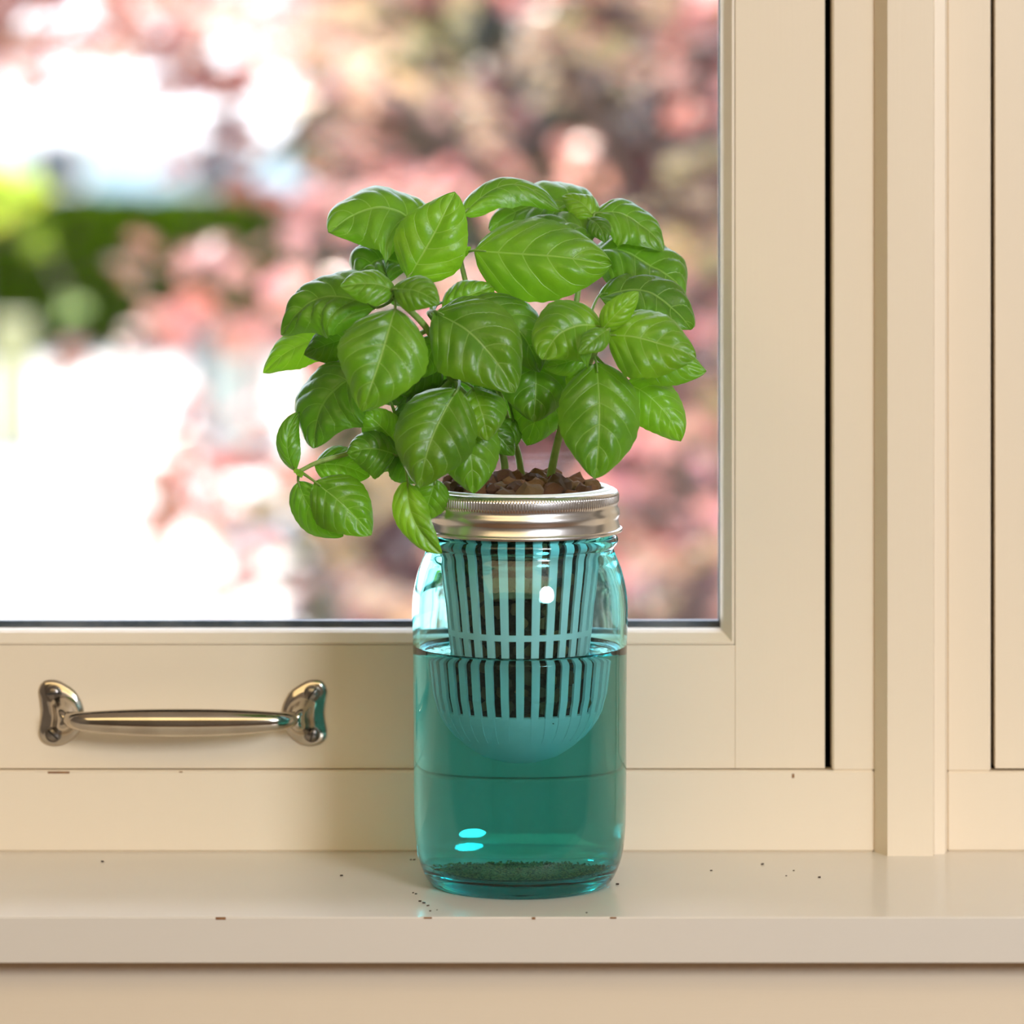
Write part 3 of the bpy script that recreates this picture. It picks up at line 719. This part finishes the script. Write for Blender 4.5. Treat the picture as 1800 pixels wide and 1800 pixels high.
# ---- red maple: crown of drooping sprays over the right of the view
mtx = W(1190, 100, 7.6).x
maple = empty('maple_tree', (mtx, 7.6 - D0, GZ), label='red leaved maple tree outside, filling the right of the window', cat='tree')
MO = Vector(maple.location)
m = MB()
trunk = [(mtx, 7.6 - D0, GZ), (mtx + 0.05, 7.62 - D0, GZ + 0.9), (mtx - 0.02, 7.55 - D0, GZ + 1.9), (mtx + 0.1, 7.6 - D0, GZ + 3.0), (mtx + 0.05, 7.7 - D0, GZ + 4.2)]
m.tube([Vector(p) - MO for p in catmull(trunk, 6)], [0.085 - 0.0024 * i for i in range(25)], 10); m.build('trunk', M['bark'], maple, True)
for ang, z0, ln, rise in ((2.9, 1.1, 0.9, 0.25), (3.4, 1.7, 0.8, 0.5), (2.5, 2.2, 0.8, 0.5), (0.2, 1.5, 1.4, 0.4), (0.6, 2.3, 1.5, 0.6), (4.4, 1.8, 1.1, 0.5), (3.0, 2.7, 1.5, 0.3), (5.3, 2.6, 1.1, 0.5)):
    p0 = Vector((mtx, 7.6 - D0, GZ + z0)); d = Vector((math.cos(ang), math.sin(ang) * 0.7, 0))
    P = catmull([p0, p0 + d * ln * 0.4 + Vector((0, 0, rise * 0.7)), p0 + d * ln * 0.75 + Vector((0, 0, rise)), p0 + d * ln + Vector((0, 0, rise * 0.7))], 5)
    m = MB(); m.tube([p - MO for p in P], [0.032 - 0.0016 * i for i in range(len(P))], 7); m.build('branch', M['bark'], maple, True)
def bound(y):
    tab = [(-700, 150), (0, 200), (100, 330), (200, 330), (300, 540), (400, 540), (480, 430), (540, 270), (580, 260), (600, 490), (700, 490), (730, 310), (820, 290), (950, 300), (1010, 480), (1090, 430), (1600, 500)]
    for (y0, x0), (y1, x1) in zip(tab, tab[1:]):
        if y < y1: return x0 + (x1 - x0) * (y - y0) / (y1 - y0)
    return 500
mb = MB()
PAL = [((0.68, 0.30, 0.25), 0.27), ((0.30, 0.11, 0.09), 0.20), ((0.07, 0.028, 0.028), 0.31), ((0.40, 0.31, 0.16), 0.12), ((0.56, 0.38, 0.26), 0.11)]  # leaf reds and golds, with lit highlights and shaded darks put in
def pick():
    q = R.random()
    for c, pr_ in PAL:
        q -= pr_
        if q <= 0: return c
    return PAL[0][0]
def spray(px, py, d, size, cnt, col=None, spread=1.0):
    c = W(px, py, d); base = col or pick(); tilt = Vector((R.gauss(0, 0.35), R.gauss(-0.3, 0.35), 1.0)).normalized()
    ax = R.uniform(0, PI)
    for k in range(cnt):
        r = size * math.sqrt(R.random()) * spread; a = R.uniform(0, 2 * PI)
        x, y = r * math.cos(a), r * math.sin(a) * 0.7
        q = Vector((x * math.cos(ax) - y * math.sin(ax), x * math.sin(ax) + y * math.cos(ax), 0))
        q.z = -(q.x * tilt.x + q.y * tilt.y) + R.gauss(0, 0.022) - 0.35 * r * r / size
        leafblob(mb, c + q - MO, R.uniform(0.05, 0.085), jit(base, 0.28), tilt + Vector((R.gauss(0, 0.3), R.gauss(0, 0.3), 0)))
k = 0
while k < 430:
    px, py, d = R.uniform(-150, 1900), R.uniform(-800, 1500), R.uniform(6.2, 8.9)
    if px < bound(py) + R.gauss(20, 35): continue
    if 640 < px < 830 and 180 < py < 300 and R.random() < 0.85: continue      # the dim gap left of the crown's middle
    spray(px, py, d, R.uniform(0.11, 0.19), 14); k += 1
for k in range(46):
    px, py = R.uniform(-250, 330), R.uniform(-260, 95)
    if 200 < px < 340 and py > -10 and py < 30: continue
    spray(px, py, R.uniform(6.6, 7.6), 0.11, 10, R.choice([(0.50, 0.24, 0.19), (0.36, 0.14, 0.11), (0.44, 0.30, 0.18)]))
for px, py in ((300, 105), (355, 95), (400, 130), (440, 180), (350, 250), (420, 250)): spray(px, py, 7.0, 0.09, 9, (0.34, 0.15, 0.12))
for px, py, c in ((230, 470, 1), (350, 440, 0), (120, 625, 1), (240, 670, 0), (215, 690, 0), (340, 720, 0), (330, 800, 0), (285, 860, 1), (280, 930, 1), (370, 835, 0), (430, 780, 0), (470, 820, 0), (300, 540, 0), (370, 540, 0), (440, 560, 0)):
    spray(px, py, R.uniform(6.4, 7.2), 0.05, 6, ((0.60, 0.29, 0.24), (0.40, 0.21, 0.14))[c])
mb.build('foliage', M['foliage'], maple, fix=False, kind='stuff')

# ---- dark evergreen hedge behind the maple
hx0, hx1 = W(560, 0, 15).x, 5.5
hd = empty('evergreen_hedge', ((hx0 + hx1) / 2, 15 - D0, GZ), label='dark evergreen hedge behind the red maple', cat='hedge')
HO = Vector(hd.location)
boxobj('hedge_body', (hx0 - HO.x + 0.15, -0.35, 0.0), (hx1 - HO.x, 0.5, 3.3), M['earth'], hd, label='dark twiggy heart of the hedge')
mb = MB()
for k in range(5200):
    p = Vector((R.uniform(hx0, hx1), 15 - D0 - R.uniform(0.3, 0.75), GZ + R.uniform(0.02, 3.5)))
    if R.random() < 0.1: p.x = hx0 + R.uniform(-0.05, 0.15); p.y += R.uniform(0, 1.0)
    c = R.choice([(0.05, 0.055, 0.03), (0.10, 0.09, 0.035), (0.07, 0.05, 0.05), (0.16, 0.13, 0.05), (0.10, 0.10, 0.10)])
    leafblob(mb, p - HO, R.uniform(0.10, 0.17), jit(c), (R.gauss(0, 0.6), -1, R.gauss(0.4, 0.5)), 3)
mb.build('foliage', M['matt_foliage'], hd, fix=False, kind='stuff')

# ---- clipped green hedge across the drive, in front of the house
def green_hedge():
    d = 33.0; x0, x1 = W(-2400, 0, d).x, W(640, 0, d).x; z1 = ZC(345, d)
    h = empty('green_hedge', ((x0 + x1) / 2, d - D0, GZ), label='deep green clipped hedge in front of the pale house', cat='hedge')
    O = Vector(h.location)
    boxobj('hedge_body', (x0 - O.x + 0.1, -0.35, 0.0), (x1 - O.x - 0.1, 0.5, z1 - GZ - 0.08), M['earth'], h, label='dark twiggy heart of the hedge')
    mb = MB()
    for k in range(10500):
        top = R.random() < 0.25
        p = Vector((R.uniform(x0, x1), d - D0 - (R.uniform(-0.5, 0.5) if top else R.uniform(0.3, 0.6)), z1 - R.uniform(0, 0.08) if top else R.uniform(GZ, z1)))
        c = R.choice([(0.03, 0.06, 0.0005), (0.045, 0.09, 0.0005), (0.018, 0.036, 0.0005), (0.07, 0.13, 0.001)])
        leafblob(mb, p - O, R.uniform(0.09, 0.15), jit(c), (R.gauss(0, 0.5), -1, R.gauss(0.3, 0.5)), 3)
    mb.build('foliage', M['matt_foliage'], h, fix=False, kind='stuff')
green_hedge()

# ---- lime green shrub at the left edge
def lime_shrub():
    d = 11.0; c = W(-40, 400, d)
    h = empty('lime_shrub', (c.x, c.y, GZ), label='bright lime green shrub at the left edge of the window view', cat='shrub')
    O = Vector(h.location)
    m = MB(); m.tube([(0, 0, 0), (0.03, 0, 0.6), (0, 0, c.z - GZ)], [0.03, 0.025, 0.012], 7); m.build('stem', M['bark'], h, True)
    mb = MB()
    for k in range(420):
        v = Vector((R.gauss(0, 1), R.gauss(0, 1), R.gauss(0, 1))).normalized() * R.uniform(0.5, 1.0)
        p = c + Vector((v.x * 0.17, v.y * 0.2, v.z * 0.08 + 0.09))
        if W(90, 0, d).x < p.x: continue
        leafblob(mb, p - O, R.uniform(0.05, 0.09), jit((0.60, 0.70, 0.10)), None, 3)
    for px, py in ((68, 430), (62, 415), (130, 535), (128, 540)):
        p = W(px, py, d); leafblob(mb, p - O, 0.09, (0.36, 0.46, 0.05) if py < 500 else (0.40, 0.50, 0.18), (0, -0.6, 0.8), 3)
    m = MB(); m.tube([c - O, W(70, 430, d) - O, W(128, 538, d) - O], 0.006, 5); m.build('twig', M['bark'], h)
    mb.build('foliage', M['matt_foliage'], h, fix=False, kind='stuff')
lime_shrub()

# ---- white house across the drive
def house():
    d = 40.0; x0, x1 = W(-3200, 0, d).x, W(900, 0, d).x
    h = empty('pale_house', ((x0 + x1) / 2, d - D0, GZ), label='house with white sunlit roof and wall coloured pale blue for shade across the drive', cat='house')
    O = Vector(h.location)
    def b(n, a, c, mt, **kw): return boxobj(n, tuple(Vector(a) - O), tuple(Vector(c) - O), M[mt], h, **kw)
    zb = ZC(235, d); zt = ZC(-420, d)
    b('lower_wall', (x0, d - D0, GZ), (x1, d - D0 + 6, zb), 'shade_blue_wall')
    # clapboards of the lower wall
    n = int((zb - GZ) / 0.16)
    for i in range(n):
        z = GZ + i * 0.16; mm = MB()
        mm.add([(x0 - O.x, -0.035, z - O.z), (x1 - O.x, -0.035, z - O.z), (x1 - O.x, 0.0, z - O.z + 0.155), (x0 - O.x, 0.0, z - O.z + 0.155), (x0 - O.x, 0.0, z - O.z), (x1 - O.x, 0.0, z - O.z)], [(0, 1, 2, 3), (0, 4, 5, 1)])
        mm.build('clapboard', M['shade_blue_wall'], h)
    for wx in (-2600, -2000, -1400, -800, -300, 60, 330, 590):
        a = W(wx, 325, d); c = W(wx + 85, 250, d)
        f = b('window_frame', (a.x - 0.06, d - D0 - 0.07, a.z - 0.06), (c.x + 0.06, d - D0, c.z + 0.06), 'white_wall')
        p = b('window_pane', (a.x, d - D0 - 0.08, a.z), (c.x, d - D0 - 0.05, c.z), 'house_glass'); p.parent = f
    mm = MB(); e = 0.5; xa, xb, zz = x0 - O.x - e, x1 - O.x + e, zb - O.z
    mm.add([(xa, -0.35, zz), (xb, -0.35, zz), (xb, 2.8, zz + 2.2), (xa, 2.8, zz + 2.2), (xb, 6.2, zz - 0.15), (xa, 6.2, zz - 0.15), (xa, -0.35, zz - 0.12), (xb, -0.35, zz - 0.12)],
           [(0, 1, 2, 3), (3, 2, 4, 5), (0, 3, 5, 6), (1, 7, 4, 2), (6, 7, 1, 0), (6, 5, 4, 7)])
    mm.build('roof', M['white_wall'], h)
    b('chimney', (x0 + 1.2, d - D0 + 2.4, zb + 1.0), (x0 + 1.8, d - D0 + 3.0, zb + 2.9), 'white_wall')
house()

# ---- small things along the drive
def along(px, top, bottom, halfw, name, mat, label, cat, depth=0.3, lid=None):
    d = (CZ - GZ) * F / (bottom - HOR); a = W(px - halfw, top, d); b = W(px + halfw, bottom, d)
    e = empty(name, ((a.x + b.x) / 2, d - D0, GZ), label=label, cat=cat)
    hw_ = (b.x - a.x) / 2; hh = a.z - GZ
    boxobj('body', (-hw_, -depth / 2, 0), (hw_, depth / 2, hh * 0.94), M[mat], e, bev=0.01)
    boxobj('lid', (-hw_ * 1.06, -depth / 2 - 0.02, hh * 0.94), (hw_ * 1.06, depth / 2 + 0.02, hh), M[lid or mat], e, bev=0.008)
    boxobj('plinth', (-hw_ * 1.1, -depth / 2 - 0.03, -0.01), (hw_ * 1.1, depth / 2 + 0.03, 0.05), M['kerb'], e)
along(430, 605, 790, 52, 'utility_cabinet', 'grey_green', 'grey green cabinet on the drive beyond the far left leaves', 'cabinet')
along(352, 590, 770, 18, 'dark_bollard', 'dark_grey', 'dark grey bollard beside the grey green cabinet', 'bollard', 0.12)
along(22, 560, 800, 30, 'gate_post', 'olive', 'pale olive gate post at the left edge of the view', 'post', 0.2)
kd = (CZ - GZ) * F / (960 - HOR); a = W(385, 0, kd).x; b = W(1300, 0, kd).x
boxobj('kerb', (a, kd - D0 - 0.1, GZ), (b, kd - D0 + 0.35, GZ + 0.11), M['kerb'], bev=0.02, label='long grey kerb edging the bed below the maple', cat='kerb')
sd_ = (CZ - GZ) * F / (1045 - HOR)
for i, px in enumerate((425, 508, 580, 660, 740, 1120, 1200)):
    p = W(px, 1045, sd_)
    o = bpy.data.objects.new('edging_stone', SM[i]); COL.objects.link(o)
    if i == 0:
        pm = [x.copy() for x in SM[:7]]
        for x in pm: x.materials.clear(); x.materials.append(M['pale_stone'])
    o.data = pm[i]; o.location = (p.x, p.y, GZ + 0.055); o.scale = (0.085, 0.08, 0.07); o.rotation_euler = (0.2 * i, 0.1, i)
    tag(o, ('leftmost', 'second from the left', 'third from the left', 'fourth from the left', 'fifth from the left', 'second from the right', 'rightmost')[i] + ' of the pale rounded stones before the grey kerb', 'stone', 'pale edging stones by the kerb')

# ---- wear and crumbs
sill = bpy.data.objects['trim_1']
for px, py, y, w_, h_ in ((388, 1614, -0.0782, 0.0022, 0.0007), (752, 1613, -0.0782, 0.0018, 0.0005), (1078, 1613, -0.0782, 0.0014, 0.0005), (938, 1614, -0.0782, 0.0008, 0.0006)):
    p = PY(px, py, y); m = MB(); m.box((p.x - w_, p.y - 0.0001, p.z - h_), (p.x + w_, p.y + 0.0003, min(p.z + h_, 0.0)), 0.0001); m.build('paint_chip', M['chip'], sill)
rail = bpy.data.objects['trim_2']
for px, py, w_, h_ in ((103, 1358, 0.0052, 0.0005), (1394, 1364, 0.0006, 0.0010), (318, 1357, 0.0008, 0.0003)):
    p = PY(px, py, YC); m = MB(); m.box((p.x - w_, p.y - 0.0001, p.z - h_), (p.x + w_, p.y + 0.0003, p.z + h_), 0.0001); m.build('paint_chip', M['chip'], rail)
m = MB()
for px, py in ((726, 1570), (731, 1572), (738, 1585), (752, 1593), (768, 1600), (1085, 1555), (1031, 1605), (722, 1512), (728, 1512), (180, 1515), (1395, 1531), (1250, 1531), (1382, 1540), (1440, 1543), (745, 1588), (756, 1602), (1340, 1520), (600, 1540)):
    d = CZ * F / (py - HOR); p = W(px, py, d); r_ = R.uniform(0.00025, 0.0006)
    m.tube([(p.x - r_, p.y, r_ * 0.5), (p.x + r_ * 1.2, p.y + R.uniform(-r_, r_), r_ * 0.7)], r_ * 0.6, 5)
m.build('soil_crumbs', M['debris'], label='tiny dark soil crumbs scattered on the sill around the jar', cat='crumbs', kind='stuff')
